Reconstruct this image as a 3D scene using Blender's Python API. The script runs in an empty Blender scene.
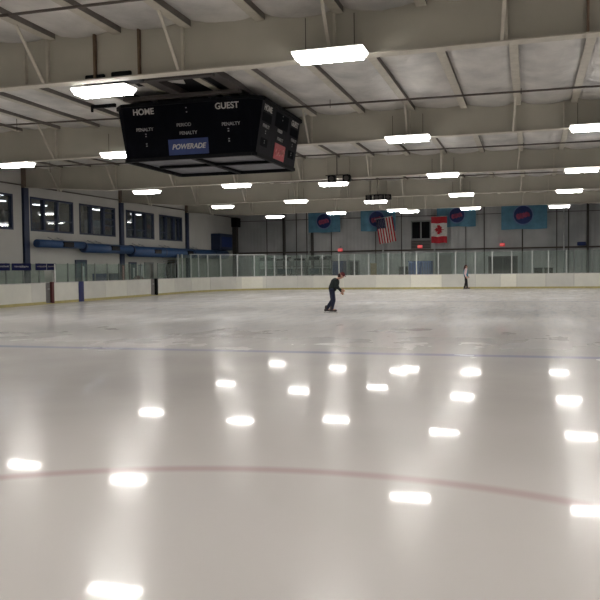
import bpy, bmesh, math, random
from mathutils import Vector, Matrix
random.seed(7)
sc = bpy.context.scene
COL = sc.collection
PI = math.pi

# ------------------------------------------------------------------ materials
def new_mat(name):
    m = bpy.data.materials.new(name); m.use_nodes = True
    nt = m.node_tree
    return m, nt, nt.nodes, nt.links, nt.nodes['Principled BSDF']

def pbr(name, col, rough=.6, metal=0., noise=.12, nscale=6., bump=0., bscale=40., spec=.5):
    """procedural painted surface: base colour varied by noise, optional bump"""
    m, nt, N, L, b = new_mat(name)
    tc = N.new('ShaderNodeTexCoord')
    nz = N.new('ShaderNodeTexNoise'); nz.inputs['Scale'].default_value = nscale; nz.inputs['Detail'].default_value = 4
    L.new(tc.outputs['Object'], nz.inputs['Vector'])
    rp = N.new('ShaderNodeValToRGB')
    lo = [c*(1-noise) for c in col]; hi = [min(1, c*(1+noise)) for c in col]
    rp.color_ramp.elements[0].position = .3; rp.color_ramp.elements[0].color = (*lo, 1)
    rp.color_ramp.elements[1].position = .7; rp.color_ramp.elements[1].color = (*hi, 1)
    L.new(nz.outputs['Fac'], rp.inputs['Fac']); L.new(rp.outputs['Color'], b.inputs['Base Color'])
    b.inputs['Roughness'].default_value = rough; b.inputs['Metallic'].default_value = metal
    b.inputs['Specular IOR Level'].default_value = spec
    if bump > 0:
        n2 = N.new('ShaderNodeTexNoise'); n2.inputs['Scale'].default_value = bscale; n2.inputs['Detail'].default_value = 3
        L.new(tc.outputs['Object'], n2.inputs['Vector'])
        bp = N.new('ShaderNodeBump'); bp.inputs['Strength'].default_value = bump; bp.inputs['Distance'].default_value = .02
        L.new(n2.outputs['Fac'], bp.inputs['Height']); L.new(bp.outputs['Normal'], b.inputs['Normal'])
    return m

def emit(name, col, strength):
    m, nt, N, L, b = new_mat(name)
    b.inputs['Base Color'].default_value = (*[min(1, c) for c in col], 1)
    b.inputs['Emission Color'].default_value = (*col, 1)
    b.inputs['Emission Strength'].default_value = strength
    return m

def glass_mat(name, tint, refl=.08):
    m, nt, N, L, b = new_mat(name)
    N.remove(b)
    out = [n for n in N if n.type == 'OUTPUT_MATERIAL'][0]
    tr = N.new('ShaderNodeBsdfTransparent'); tr.inputs['Color'].default_value = (*tint, 1)
    gl = N.new('ShaderNodeBsdfGlossy'); gl.inputs['Roughness'].default_value = .03
    df = N.new('ShaderNodeBsdfDiffuse'); df.inputs['Color'].default_value = (.5, .55, .52, 1)
    nz = N.new('ShaderNodeTexNoise'); nz.inputs['Scale'].default_value = 2.
    mp = N.new('ShaderNodeMapRange'); mp.inputs['To Min'].default_value = .04; mp.inputs['To Max'].default_value = .14
    L.new(nz.outputs['Fac'], mp.inputs['Value'])
    mx = N.new('ShaderNodeMixShader'); mx.inputs['Fac'].default_value = refl
    m2 = N.new('ShaderNodeMixShader')
    L.new(tr.outputs[0], mx.inputs[1]); L.new(gl.outputs[0], mx.inputs[2])
    L.new(mp.outputs[0], m2.inputs['Fac']); L.new(mx.outputs[0], m2.inputs[1]); L.new(df.outputs[0], m2.inputs[2])
    L.new(m2.outputs[0], out.inputs['Surface'])
    return m

M = {}
M['beam'] = pbr('beam_paint', (.445, .425, .36), .55, noise=.08, nscale=.8)
M['flange'] = pbr('flange_paint', (.53, .50, .43), .5, noise=.08)
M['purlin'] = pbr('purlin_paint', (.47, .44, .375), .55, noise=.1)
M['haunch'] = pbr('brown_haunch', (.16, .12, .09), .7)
M['purlin_web'] = pbr('shaded_purlin_web', (.15, .135, .12), .8)  # shadowed side of the purlins painted as a darker web colour
M['rust'] = pbr('rusty_steel', (.15, .10, .065), .8, noise=.3)
M['dark_steel'] = pbr('dark_steel', (.045, .038, .035), .6)
M['pipe'] = pbr('dark_pipe', (.075, .06, .05), .6)
M['wall'] = pbr('cream_wall', (.45, .445, .42), .75, noise=.06, nscale=.7)
M['blue'] = pbr('blue_paint', (.006, .016, .052), .5)
M['duct'] = pbr('blue_duct', (.013, .052, .15), .42)
M['black'] = pbr('black_paint', (.006, .0065, .008), .7, spec=.1)
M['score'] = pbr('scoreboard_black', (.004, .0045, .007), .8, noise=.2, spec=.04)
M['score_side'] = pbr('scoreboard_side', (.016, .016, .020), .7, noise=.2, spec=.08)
M['score_under'] = pbr('scoreboard_underside', (.11, .11, .125), .6, noise=.15)
M['letter'] = pbr('white_lettering', (.48, .47, .45), .6)
M['letter_dim'] = pbr('grey_lettering', (.26, .26, .26), .6)
M['ad_blue'] = pbr('advert_blue', (.008, .028, .14), .4)
M['ad_red'] = pbr('advert_red', (.36, .035, .045), .5)
M['ad_pink'] = pbr('advert_script', (.50, .22, .22), .5)
M['board'] = pbr('board_white', (.74, .73, .66), .35, noise=.05, nscale=1.5)
M['board_b'] = pbr('board_white_grey', (.66, .65, .60), .35, noise=.06, nscale=1.5)
M['board_c'] = pbr('board_new_cream', (.88, .86, .76), .35, noise=.03)
M['cap'] = pbr('cap_rail', (.62, .60, .57), .4)
M['yellow'] = pbr('yellow_kickplate', (.46, .40, .17), .5)
M['boardblue'] = pbr('board_blue_stripe', (.009, .014, .11), .4)
M['maroon'] = pbr('maroon_edge', (.10, .018, .02), .6)
M['grey'] = pbr('grey_panel', (.16, .15, .145), .6)
M['alu'] = pbr('aluminium_post', (.56, .58, .58), .4, metal=.4)
M['alu_dim'] = pbr('aluminium_post_dull', (.22, .235, .23), .5, metal=.2)
M['glass'] = glass_mat('rink_glass', (.88, .94, .91), .05)
M['win_glass'] = glass_mat('window_glass', (.70, .74, .80), .10)
M['concrete'] = pbr('rubber_floor', (.09, .09, .095), .8)
M['white_metal'] = pbr('white_metal', (.70, .69, .66), .45)
M['lamp'] = emit('lamp_diffuser', (1., .97, .92), 54.)
M['lamp_side'] = emit('lamp_side_lens', (1., .975, .94), 3.)
M['red_led'] = emit('exit_red', (1., .09, .10), .28)
M['exit_white'] = emit('exit_letters', (1., .40, .36), .5)
M['teal'] = pbr('teal_door', (.010, .045, .062), .5)
M['navy'] = pbr('navy_banner', (.014, .032, .14), .7)
M['banner'] = pbr('light_blue_banner', (.11, .27, .40), .8, noise=.18, nscale=2.)
M['banner_script'] = pbr('banner_red_script', (.42, .08, .16), .8)
M['emblem_ring'] = pbr('emblem_ring_blue', (.17, .25, .45), .8)
M['flag_red'] = pbr('flag_red', (.47, .02, .035), .8)
M['flag_white'] = pbr('flag_white', (.66, .62, .60), .8)
M['flag_navy'] = pbr('flag_navy', (.02, .02, .07), .8)
M['sign_blue'] = pbr('sign_blue', (.005, .007, .05), .7, spec=.1)
M['tarp'] = pbr('blue_tarp', (.03, .10, .38), .6)
M['tan'] = pbr('tan_board', (.34, .24, .13), .7)
M['room_wall'] = pbr('lounge_wall', (.22, .19, .15), .8)
M['lounge_lamp'] = emit('lounge_lamp', (1., .95, .88), 9.)
M['skin'] = pbr('skin', (.50, .27, .19), .55)
M['hoodie'] = pbr('dark_green_top', (.006, .012, .011), .85)
M['jeans'] = pbr('navy_jeans', (.008, .012, .036), .85)
M['cap_red'] = pbr('red_cap', (.12, .012, .02), .8)
M['hair'] = pbr('dark_hair', (.040, .010, .012), .7)
M['skate'] = pbr('skate_boot', (.03, .022, .02), .5)
M['blade'] = pbr('skate_blade', (.6, .6, .6), .25, metal=.9)
M['pink'] = pbr('pale_pink_top', (.68, .50, .52), .8)
M['teal_jacket'] = pbr('teal_jacket', (.035, .20, .27), .8)
M['black_cloth'] = pbr('black_trousers', (.012, .011, .013), .85)
M['eye'] = pbr('dark_eye', (.02, .015, .012), .3)

def end_wall_mat():
    m, nt, N, L, b = new_mat('ribbed_metal_wall')
    tc = N.new('ShaderNodeTexCoord')
    wv = N.new('ShaderNodeTexWave'); wv.wave_type = 'BANDS'; wv.bands_direction = 'X'
    wv.inputs['Scale'].default_value = 1.05; wv.inputs['Distortion'].default_value = 0
    L.new(tc.outputs['Object'], wv.inputs['Vector'])
    nz = N.new('ShaderNodeTexNoise'); nz.inputs['Scale'].default_value = .35; nz.inputs['Detail'].default_value = 3
    L.new(tc.outputs['Object'], nz.inputs['Vector'])
    rp = N.new('ShaderNodeValToRGB')
    rp.color_ramp.elements[0].position = .3; rp.color_ramp.elements[0].color = (.33, .335, .345, 1)
    rp.color_ramp.elements[1].position = .7; rp.color_ramp.elements[1].color = (.57, .565, .57, 1)
    L.new(nz.outputs['Fac'], rp.inputs['Fac'])
    L.new(rp.outputs['Color'], b.inputs['Base Color'])
    bp = N.new('ShaderNodeBump'); bp.inputs['Strength'].default_value = .35; bp.inputs['Distance'].default_value = .04
    L.new(wv.outputs['Fac'], bp.inputs['Height']); L.new(bp.outputs['Normal'], b.inputs['Normal'])
    b.inputs['Roughness'].default_value = .6
    return m
M['end_wall'] = end_wall_mat()

def insul_mat():
    m, nt, N, L, b = new_mat('vinyl_insulation')
    tc = N.new('ShaderNodeTexCoord')
    mp = N.new('ShaderNodeMapping'); mp.inputs['Scale'].default_value = (.8, .6, 1)
    L.new(tc.outputs['Object'], mp.inputs['Vector'])
    nz = N.new('ShaderNodeTexNoise'); nz.inputs['Scale'].default_value = 1.3; nz.inputs['Detail'].default_value = 5
    L.new(mp.outputs[0], nz.inputs['Vector'])
    rp = N.new('ShaderNodeValToRGB')
    rp.color_ramp.elements[0].position = .32; rp.color_ramp.elements[0].color = (.38, .375, .365, 1)
    rp.color_ramp.elements[1].position = .68; rp.color_ramp.elements[1].color = (.66, .635, .60, 1)
    L.new(nz.outputs['Fac'], rp.inputs['Fac']); L.new(rp.outputs['Color'], b.inputs['Base Color'])
    n2 = N.new('ShaderNodeTexNoise'); n2.inputs['Scale'].default_value = 2.2; n2.inputs['Detail'].default_value = 5
    L.new(mp.outputs[0], n2.inputs['Vector'])
    bp = N.new('ShaderNodeBump'); bp.inputs['Strength'].default_value = .8; bp.inputs['Distance'].default_value = .10
    L.new(n2.outputs['Fac'], bp.inputs['Height']); L.new(bp.outputs['Normal'], b.inputs['Normal'])
    b.inputs['Roughness'].default_value = .42
    return m
M['insul'] = insul_mat()

CIRC = (-1.45, 1.28, 4.5)       # face-off circle centre and radius
def ice_mat():
    m, nt, N, L, b = new_mat('skated_ice')
    def math_(op, a, c=None, clamp=False):
        n = N.new('ShaderNodeMath'); n.operation = op; n.use_clamp = clamp
        for i, v in enumerate((a, c)):
            if v is None: continue
            if isinstance(v, (int, float)): n.inputs[i].default_value = v
            else: L.new(v, n.inputs[i])
        return n.outputs[0]
    def mix(fac, a, c):
        n = N.new('ShaderNodeMix'); n.data_type = 'RGBA'
        L.new(fac, n.inputs['Factor'])
        for nm, v in ((6, a), (7, c)):
            if isinstance(v, tuple): n.inputs[nm].default_value = v
            else: L.new(v, n.inputs[nm])
        return n.outputs[2]
    tc = N.new('ShaderNodeTexCoord'); pos = tc.outputs['Object']
    sp = N.new('ShaderNodeSeparateXYZ'); L.new(pos, sp.inputs[0])
    X, Y = sp.outputs[0], sp.outputs[1]
    def noise(scale, sx=1, sy=1, rot=0, detail=4, dist=0):
        mp = N.new('ShaderNodeMapping'); mp.inputs['Scale'].default_value = (sx, sy, 1); mp.inputs['Rotation'].default_value = (0, 0, rot)
        L.new(pos, mp.inputs['Vector'])
        n = N.new('ShaderNodeTexNoise'); n.inputs['Scale'].default_value = scale; n.inputs['Detail'].default_value = detail
        n.inputs['Distortion'].default_value = dist
        L.new(mp.outputs[0], n.inputs['Vector']); return n.outputs['Fac']
    def rng(v, a, c, d, e):
        n = N.new('ShaderNodeMapRange'); n.inputs['From Min'].default_value = a; n.inputs['From Max'].default_value = c
        n.inputs['To Min'].default_value = d; n.inputs['To Max'].default_value = e; L.new(v, n.inputs['Value']); return n.outputs[0]
    # ring
    dx = math_('SUBTRACT', X, CIRC[0]); dy = math_('SUBTRACT', Y, CIRC[1])
    r = math_('SQRT', math_('ADD', math_('MULTIPLY', dx, dx), math_('MULTIPLY', dy, dy)))
    ring = rng(math_('ABSOLUTE', math_('SUBTRACT', r, CIRC[2])), .03, .13, .36, 0.)
    # snow scratches, more of them in the middle of the rink
    a1 = noise(.8, 1.1, .45, .5, 7, 1.2); a2 = noise(1.6, 1.3, .35, -.6, 7, .8); big = noise(.16, 1, 1, 0, 3)
    band = rng(math_('ADD', Y, math_('MULTIPLY', noise(.12, 1, 1, 0, 3), 6.)), 15., 30., 0., 1.)
    snow = math_('MULTIPLY', rng(math_('ADD', a1, a2), .85, 1.3, 0., 1.), rng(big, .38, .62, .25, 1.))
    snow = math_('MULTIPLY', snow, band)
    fine = noise(3.2, 1.8, .30, -.9, 8, .8)
    base = mix(rng(big, .35, .65, 0, 1), (.632, .598, .578, 1), (.690, .652, .630, 1))
    snow0 = snow
    scr = math_('MULTIPLY', rng(fine, .47, .66, 0., .62), band)
    base = mix(scr, base, (.36, .38, .42, 1))
    base = mix(snow0, base, (.84, .84, .86, 1))
    base = mix(ring, base, (.42, .16, .17, 1))
    for w0 in (14.1, 36.0):
        bl = rng(math_('ABSOLUTE', math_('SUBTRACT', Y, w0)), .10, .24, .50, 0.)
        base = mix(bl, base, (.17, .19, .40, 1))
    L.new(base, b.inputs['Base Color'])
    b.inputs['Roughness'].default_value = .24
    L.new(math_('ADD', rng(noise(.5, 1, 1, .2, 4), .3, .7, .17, .27), math_('ADD', math_('MULTIPLY', snow, .15), math_('MULTIPLY', band, .15))), b.inputs['Roughness'])
    L.new(rng(band, 0, 1, .5, .25), b.inputs['Specular IOR Level'])
    b.inputs['IOR'].default_value = 1.25
    # thin film of melt water: a sharper second reflection
    b.inputs['Coat Weight'].default_value = .7
    L.new(math_('SUBTRACT', math_('SUBTRACT', .42, math_('MULTIPLY', band, .02)), math_('MULTIPLY', snow, .08)), b.inputs['Coat Weight'])
    b.inputs['Coat IOR'].default_value = 1.30
    L.new(math_('ADD', rng(noise(1.1, 1, 1, .2, 4), .3, .7, .034, .062), math_('MULTIPLY', snow, .05)), b.inputs['Coat Roughness'])
    bp = N.new('ShaderNodeBump'); bp.inputs['Strength'].default_value = .06; bp.inputs['Distance'].default_value = .006
    L.new(noise(3., 1.2, .6, .5, 4, .4), bp.inputs['Height']); L.new(bp.outputs['Normal'], b.inputs['Normal']); L.new(bp.outputs['Normal'], b.inputs['Coat Normal'])
    return m
M['ice'] = ice_mat()

# ------------------------------------------------------------------ mesh helpers
class MB:
    def __init__(s): s.bm = bmesh.new()
    def hexa(s, p):
        """8 points: bottom ring 0-3 then top ring 4-7"""
        v = [s.bm.verts.new(q) for q in p]
        for f in ((3, 2, 1, 0), (4, 5, 6, 7), (0, 1, 5, 4), (1, 2, 6, 5), (2, 3, 7, 6), (3, 0, 4, 7)):
            s.bm.faces.new([v[i] for i in f])
        return s
    def box(s, x0, x1, y0, y1, z0, z1):
        return s.hexa([(x0, y0, z0), (x1, y0, z0), (x1, y1, z0), (x0, y1, z0), (x0, y0, z1), (x1, y0, z1), (x1, y1, z1), (x0, y1, z1)])
    def cyl(s, a, b, r, r2=None, n=12):
        a, b = Vector(a), Vector(b); r2 = r if r2 is None else r2
        d = (b-a).normalized(); u = d.orthogonal().normalized(); w = d.cross(u)
        A = [s.bm.verts.new(a+(u*math.cos(t)+w*math.sin(t))*r) for t in [2*PI*i/n for i in range(n)]]
        B = [s.bm.verts.new(b+(u*math.cos(t)+w*math.sin(t))*r2) for t in [2*PI*i/n for i in range(n)]]
        for i in range(n):
            j = (i+1) % n; f = s.bm.faces.new((A[i], A[j], B[j], B[i])); f.smooth = n > 6
        s.bm.faces.new(A[::-1]); s.bm.faces.new(B)
        return s
    def bar(s, a, b, wx, wz):
        """rectangular bar between two points"""
        a, b = Vector(a), Vector(b); d = (b-a).normalized()
        up = Vector((0, 0, 1)) if abs(d.z) < .95 else Vector((1, 0, 0))
        u = d.cross(up).normalized()*wx/2; w = u.cross(d).normalized()*wz/2
        return s.hexa([a-u-w, a+u-w, b+u-w, b-u-w, a-u+w, a+u+w, b+u+w, b-u+w])
    def poly(s, pts, t):
        """planar polygon in pts (3D), thickened along vector t"""
        t = Vector(t)
        A = [s.bm.verts.new(p) for p in pts]; B = [s.bm.verts.new(Vector(p)+t) for p in pts]
        n = len(pts); s.bm.faces.new(A[::-1]); s.bm.faces.new(B)
        for i in range(n):
            j = (i+1) % n; s.bm.faces.new((A[i], A[j], B[j], B[i]))
        return s
    def sphere(s, c, r, sc_=(1, 1, 1), n=12):
        m = Matrix.Translation(c) @ Matrix.Diagonal((*[r*k for k in sc_], 1))
        res = bmesh.ops.create_uvsphere(s.bm, u_segments=n, v_segments=max(6, n*2//3), radius=1, matrix=m)
        for v in res['verts']:
            for f in v.link_faces: f.smooth = True
        return s
    def bevel(s, w, seg=1):
        bmesh.ops.bevel(s.bm, geom=list(s.bm.edges), offset=w, segments=seg, affect='EDGES', clamp_overlap=True); return s
    def build(s, name, mat, parent=None):
        bmesh.ops.recalc_face_normals(s.bm, faces=s.bm.faces)
        me = bpy.data.meshes.new(name); s.bm.to_mesh(me); s.bm.free()
        me.materials.append(M[mat] if isinstance(mat, str) else mat)
        o = bpy.data.objects.new(name, me); COL.objects.link(o)
        if parent is not None: o.parent = parent
        return o

def thing(name, label, cat, loc=(0, 0, 0), rz=0, group=None):
    o = bpy.data.objects.new(name, None); COL.objects.link(o); o.empty_display_size = .2
    o.location = loc; o.rotation_euler = (0, 0, rz); o['label'] = label; o['category'] = cat
    if group: o['group'] = group
    return o
def tag(o, label, cat, group=None):
    o['label'] = label; o['category'] = cat
    if group: o['group'] = group
    return o
def struct(o): o['kind'] = 'structure'; return o
def dup(root, loc=None, label=None, group=None):
    r = root.copy(); COL.objects.link(r)
    if loc is not None: r.location = loc
    if label: r['label'] = label
    if group: r['group'] = group
    for ch in list(root.children):
        c = ch.copy(); COL.objects.link(c); c.parent = r
        for g in ch.children:
            d = g.copy(); COL.objects.link(d); d.parent = c
    return r

def text_mesh(name, body, size, mat, parent, mw, shear=0., sx=1., extrude=.004, bold=0.):
    cu = bpy.data.curves.new(name, 'FONT'); cu.body = body; cu.size = size; cu.extrude = extrude
    cu.align_x = 'CENTER'; cu.align_y = 'CENTER'; cu.shear = shear; cu.offset = bold
    tmp = bpy.data.objects.new('tmp', cu); COL.objects.link(tmp)
    dg = bpy.context.evaluated_depsgraph_get(); dg.update()
    me = bpy.data.meshes.new_from_object(tmp.evaluated_get(dg)); bpy.data.objects.remove(tmp)
    me.transform(Matrix.Diagonal((sx, 1, 1, 1))); me.transform(mw)
    me.materials.clear(); me.materials.append(M[mat]); me.name = name
    o = bpy.data.objects.new(name, me); COL.objects.link(o); o.parent = parent
    return o

# ------------------------------------------------------------------ dimensions
WL, WR, WE, WN = -23.9, 10.4, 61.5, -13.0           # walls
BEAMS = [-4.6, 4.7, 14.0, 23.3, 32.62, 41.95, 51.35]
def zr(u): return 6.48-.0175*u                      # underside of roof deck
PURL = [1.25-1.53*k for k in range(-6, 17)]

# rink outline -------------------------------------------------------
BL, BR, BE, BN = -22.95, 9.0, 57.0, -8.0
def outline():
    P = []
    def arc(cx, cy, r, a0, a1, n=14):
        for i in range(n+1):
            a = math.radians(a0+(a1-a0)*i/n); P.append((cx+r*math.cos(a), cy+r*math.sin(a)))
    P.append((BL, 0.))
    arc(BL+7, BE-7, 7, 180, 90); arc(BR-6, BE-6, 6, 90, 0); arc(BR-6, BN+6, 6, 0, -90); arc(BL+6, BN+6, 6, -90, -180)
    P.append((BL, 0.))
    return [Vector((x, y, 0)) for x, y in P]
OUT = outline()
CUM = [0.]
for i in range(1, len(OUT)): CUM.append(CUM[-1]+(OUT[i]-OUT[i-1]).length)
def at(s):
    for i in range(1, len(OUT)):
        if s <= CUM[i]+1e-9:
            t = (s-CUM[i-1])/max(1e-9, CUM[i]-CUM[i-1]); d = (OUT[i]-OUT[i-1]).normalized()
            return OUT[i-1].lerp(OUT[i], t), Vector((-d.y, d.x, 0))      # point, outward normal
    return OUT[-1], Vector((1, 0, 0))
def ribbon(mb, s0, s1, z0, z1, o0, o1):
    """wall piece following the outline from s0 to s1, offset outward o0..o1"""
    ss = [s0]+[c for c in CUM if s0+1e-4 < c < s1-1e-4]+[s1]
    rows = []
    for k, s in enumerate(ss):
        eps = 1e-3; p, n = at(min(s+eps, s1) if k == 0 else max(s-eps, s0))
        if 0 < k < len(ss)-1:
            n2 = at(s+eps)[1]; n = ((n+n2)/2).normalized()
        a = p+n*o0; b = p+n*o1
        rows.append([mb.bm.verts.new((q.x, q.y, z)) for q, z in ((a, z0), (b, z0), (b, z1), (a, z1))])
    for i in range(len(rows)-1):
        A, B = rows[i], rows[i+1]
        for j in range(4): mb.bm.faces.new((A[j], A[(j+1) % 4], B[(j+1) % 4], B[j]))
    mb.bm.faces.new(rows[0][::-1]); mb.bm.faces.new(rows[-1])
    return mb

# ------------------------------------------------------------------ setting
mb = MB()
vs = [mb.bm.verts.new((p.x+0, p.y, 0)) for p in OUT[:-1]]
f = mb.bm.faces.new(vs); 
struct(mb.build('floor', 'ice'))
struct(MB().box(WL-7, WR+.1, WN, WE+.1, -.12, -.03).build('floor', 'concrete'))

# ceiling: vinyl faced insulation sagging between the purlins
mb = MB(); us = []
pl = sorted(PURL)
for k in range(len(pl)-1):
    for j in range(8): us.append((pl[k]+(pl[k+1]-pl[k])*j/8, j/8))
us.append((pl[-1], 0))
ws = []
bays = [WN-.2]+BEAMS+[WE]
for k in range(len(bays)-1):
    for j in range(10): ws.append((bays[k]+(bays[k+1]-bays[k])*j/10, j/10))
ws.append((bays[-1], 0))
rnd = random.Random(3)
grid = []
for (w, tw) in ws:
    row = []
    for (u, t) in us:
        sag = .17*math.sin(PI*t)**.6*(.8+.2*math.sin(w*1.7+u)) if t else 0
        row.append(mb.bm.verts.new((u, w, zr(u)-.09-sag+(rnd.random()-.5)*.025*(t > 0))))
    grid.append(row)
for i in range(len(grid)-1):
    for j in range(len(us)-1):
        fa = mb.bm.faces.new((grid[i][j], grid[i][j+1], grid[i+1][j+1], grid[i+1][j])); fa.smooth = True
struct(mb.build('ceiling', 'insul'))

# left wall with window openings
WIN = [(30.0, 31.72), (33.08, 36.85), (37.45, 41.3), (42.6, 46.3), (47.05, 50.6)]
WZ0, WZ1 = 3.66, 5.38
LT = 6.95
mb = MB()
T = .25
mb.box(WL-T, WL, WN, 25.0, -.1, LT)
mb.box(WL-T, WL, 25.0, 48.2, -.1, WZ0); mb.box(WL-T, WL, 49.9, WE+.2, -.1, WZ0); mb.box(WL-T, WL, 48.2, 49.9, 2.35, WZ0)
mb.box(WL-T, WL, 25.0, WE+.2, WZ1, LT)
e = [25.0]
for a, c in WIN:
    mb.box(WL-T, WL, e[-1], a, WZ0, WZ1); e.append(c)
mb.box(WL-T, WL, e[-1], WE+.2, WZ0, WZ1)
struct(mb.build('wall_left', 'wall'))
# lounge room behind the windows and corridor behind the lower opening
mb = MB()
mb.box(WL-6.6, WL-6.4, 22, 56, -.1, 6.2)                                   # rear wall
mb.box(WL-6.4, WL-T, 22, 22.2, -.1, 6.2); mb.box(WL-6.4, WL-T, 55.8, 56, -.1, 6.2)
mb.box(WL-6.4, WL-T, 22, 56, 5.75, 5.9)                                    # lounge ceiling
mb.box(WL-6.4, WL-T, 22, 56, 2.75, 2.95)                                   # lounge floor
struct(mb.build('wall_lounge', 'room_wall'))
# interior partition walls between lounges
mb = MB()
for w in (32.6, 41.95, 46.7): mb.box(WL-6.4, WL-2.6, w-.06, w+.06, 2.95, 5.75)
struct(mb.build('wall_partition', 'room_wall'))
mb = MB().box(WL-.1, WR+.3, WE, WE+.25, -.1, 7.0)
struct(mb.build('wall_end', 'end_wall'))
struct(MB().box(WR, WR+.25, WN, WE+.25, -.1, 7.0).build('wall_right', 'end_wall'))
struct(MB().box(WL-T, WR+.25, WN-.25, WN, -.1, 7.1).build('wall_near', 'end_wall'))
# wall trim: eave pipe along left wall, girts on end wall
struct(MB().cyl((WL+.10, WN+.1, 5.72), (WL+.10, WE-.1, 5.96), .035, n=8).build('trim_1', 'pipe'))
mb = MB(); mb.box(WL+.1, WR, WE-.13, WE, 2.92, 3.04); struct(mb.build('trim_2', 'pipe'))
mb = MB(); mb.box(WL+.1, WR, WE-.10, WE, 5.64, 5.70); struct(mb.build('trim_3', 'grey'))

# windows ---------------------------------------------------------------
def window(n, a, c, mull, rails=()):
    """blue framed window in the left wall, w from a to c, mullions at given fractions"""
    mb = MB(); F = .09
    x0, x1 = WL-.16, WL+.03
    mb.box(x0, x1, a, c, WZ0, WZ0+F); mb.box(x0, x1, a, c, WZ1-F, WZ1)
    mb.box(x0, x1, a, a+F, WZ0+F, WZ1-F); mb.box(x0, x1, c-F-.04, c, WZ0+F, WZ1-F)
    for t, wd in mull:
        w = a+(c-a)*t; mb.box(x0, x1, w-wd/2, w+wd/2, WZ0+F, WZ1-F)
    for t0, t1, z in rails:
        mb.box(x0+.02, x1-.03, a+(c-a)*t0, a+(c-a)*t1, z-.03, z+.03)
    o = struct(mb.build('window_%d' % n, 'blue'))
    g = MB().box(WL-.09, WL-.07, a+F, c-F, WZ0+F, WZ1-F).build('pane', 'win_glass', o)
    return o
window(1, *WIN[0], [(.25, .08)])
window(2, *WIN[1], [(.30, .16), (.62, .16)], [(.3, 1, 4.28)])
window(3, *WIN[2], [(.31, .22), (.66, .2)], [(.66, 1, 4.3), (.66, 1, 4.68), (.66, 1, 5.05)])
window(4, *WIN[3], [(.30, .25), (.68, .2)], [(0, .68, 4.2)])
window(5, *WIN[4], [(.28, .25), (.62, .3), (.84, .1)], [(0, .3, 4.2)])

# things in the lounge seen through the windows
t = thing('lounge_light', 'bright ceiling light inside the leftmost upper window', 'light', (WL-2.2, 33.4, 5.60), group=None)
MB().box(-.12, .12, -.62, .62, .04, .10).build('housing', 'white_metal', t)
MB().box(-.10, .10, -.60, .60, 0, .04).build('diffuser', 'lounge_lamp', t)
for (x, w, z, lb) in ((-1.2, 37.2, 5.60, 'bright ceiling light behind the upper left of the second blue-framed window'),
                   (-2.0, 41.2, 5.60, 'bright ceiling light inside the third upper window from the left'),
                   (-3.2, 44.4, 5.60, 'bright ceiling light inside the fourth upper window from the left'),
                   (-3.0, 49.4, 5.60, 'bright ceiling light behind the farthest blue-framed upper window'),
                   (-4.3, 40.0, 5.60, 'smaller bright light deeper inside the third upper window'),
                   (-4.5, 36.4, 5.60, 'small bright light deep inside the second upper window')):
    dup(t, (WL+x, w, z), lb)
def cabinet(w0, w1, x, z1, mat, lb, door='grey'):
    c = thing('lounge_cabinet', lb, 'cabinet', (x, (w0+w1)/2, 2.95)); h = z1-2.95; L_ = (w1-w0)/2
    MB().box(-.5, 0, -L_, L_, 0, h).bevel(.01).build('carcass', mat, c)
    for s in (-1, 1): MB().box(.0, .03, min(0, s*L_)+.03, max(0, s*L_)-.03, .06, h-.06).build('door', door, c)
cabinet(35.2, 36.6, WL-3.2, 5.0, 'black', 'dark cabinet inside the window right of the first blue column')
cabinet(43.2, 44.6, WL-2.8, 4.9, 'wall', 'pale cabinet inside the fourth upper window', 'white_metal')
cabinet(48.3, 49.5, WL-3.2, 5.0, 'black', 'dark cabinet inside the farthest upper window', 'blue')
cabinet(38.0, 38.9, WL-3.6, 4.7, 'maroon', 'dark red cabinet inside the third upper window', 'maroon')

# doors on left wall ------------------------------------------------------
def door(n, w0, w1, z1, mat, frame='blue', pane=True):
    o = struct(MB().box(WL, WL+.05, w0, w1, 0-.03, z1).build('door_%d' % n, mat))
    mb = MB(); F = .1
    mb.box(WL, WL+.09, w0-F, w0, -.03, z1+F); mb.box(WL, WL+.09, w1, w1+F, -.03, z1+F); mb.box(WL, WL+.09, w0-F, w1+F, z1, z1+F)
    mb.build('door_frame', frame, o)
    if pane: MB().box(WL+.05, WL+.07, w0+(w1-w0)*.55, w0+(w1-w0)*.8, .9, z1-.25).build('pane', 'alu', o)
    MB().cyl((WL+.05, w1-.12, 1.0), (WL+.12, w1-.12, 1.0), .03).build('door_handle', 'alu', o)
    return o
door(1, 37.0, 37.9, 2.15, 'teal')
door(2, 42.9, 43.6, 2.05, 'teal')
door(3, 44.9, 45.9, 2.05, 'grey', 'alu_dim', False)

# end wall: doors, window, louvre -------------------------------------------
def wpt(u0, u1, z0, z1, d0, d1, name, mat, parent=None):
    return MB().box(u0, u1, WE-d1, WE-d0, z0, z1).build(name, mat, parent)
def edoor(n, u0, u1, z1, mat, frame, leaves=1):
    o = struct(wpt(u0, u1, -.03, z1, 0, .05, 'door_%d' % n, mat))
    mb = MB(); F = .1
    mb.box(u0-F, u0, WE-.1, WE, -.03, z1+F); mb.box(u1, u1+F, WE-.1, WE, -.03, z1+F); mb.box(u0-F, u1+F, WE-.1, WE, z1, z1+F)
    if leaves == 2: mb.box((u0+u1)/2-.03, (u0+u1)/2+.03, WE-.08, WE, -.03, z1)
    mb.build('door_frame', frame, o)
    MB().cyl((u1-.15, WE-.05, 1.0), (u1-.15, WE-.12, 1.0), .03).build('door_handle', 'alu', o)
edoor(4, -14.05, -13.35, 2.15, 'black', 'alu_dim')
edoor(5, -7.0, -5.9, 2.6, 'grey', 'alu_dim')
edoor(6, -2.95, -.95, 2.28, 'black', 'dark_steel', 2)
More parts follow.
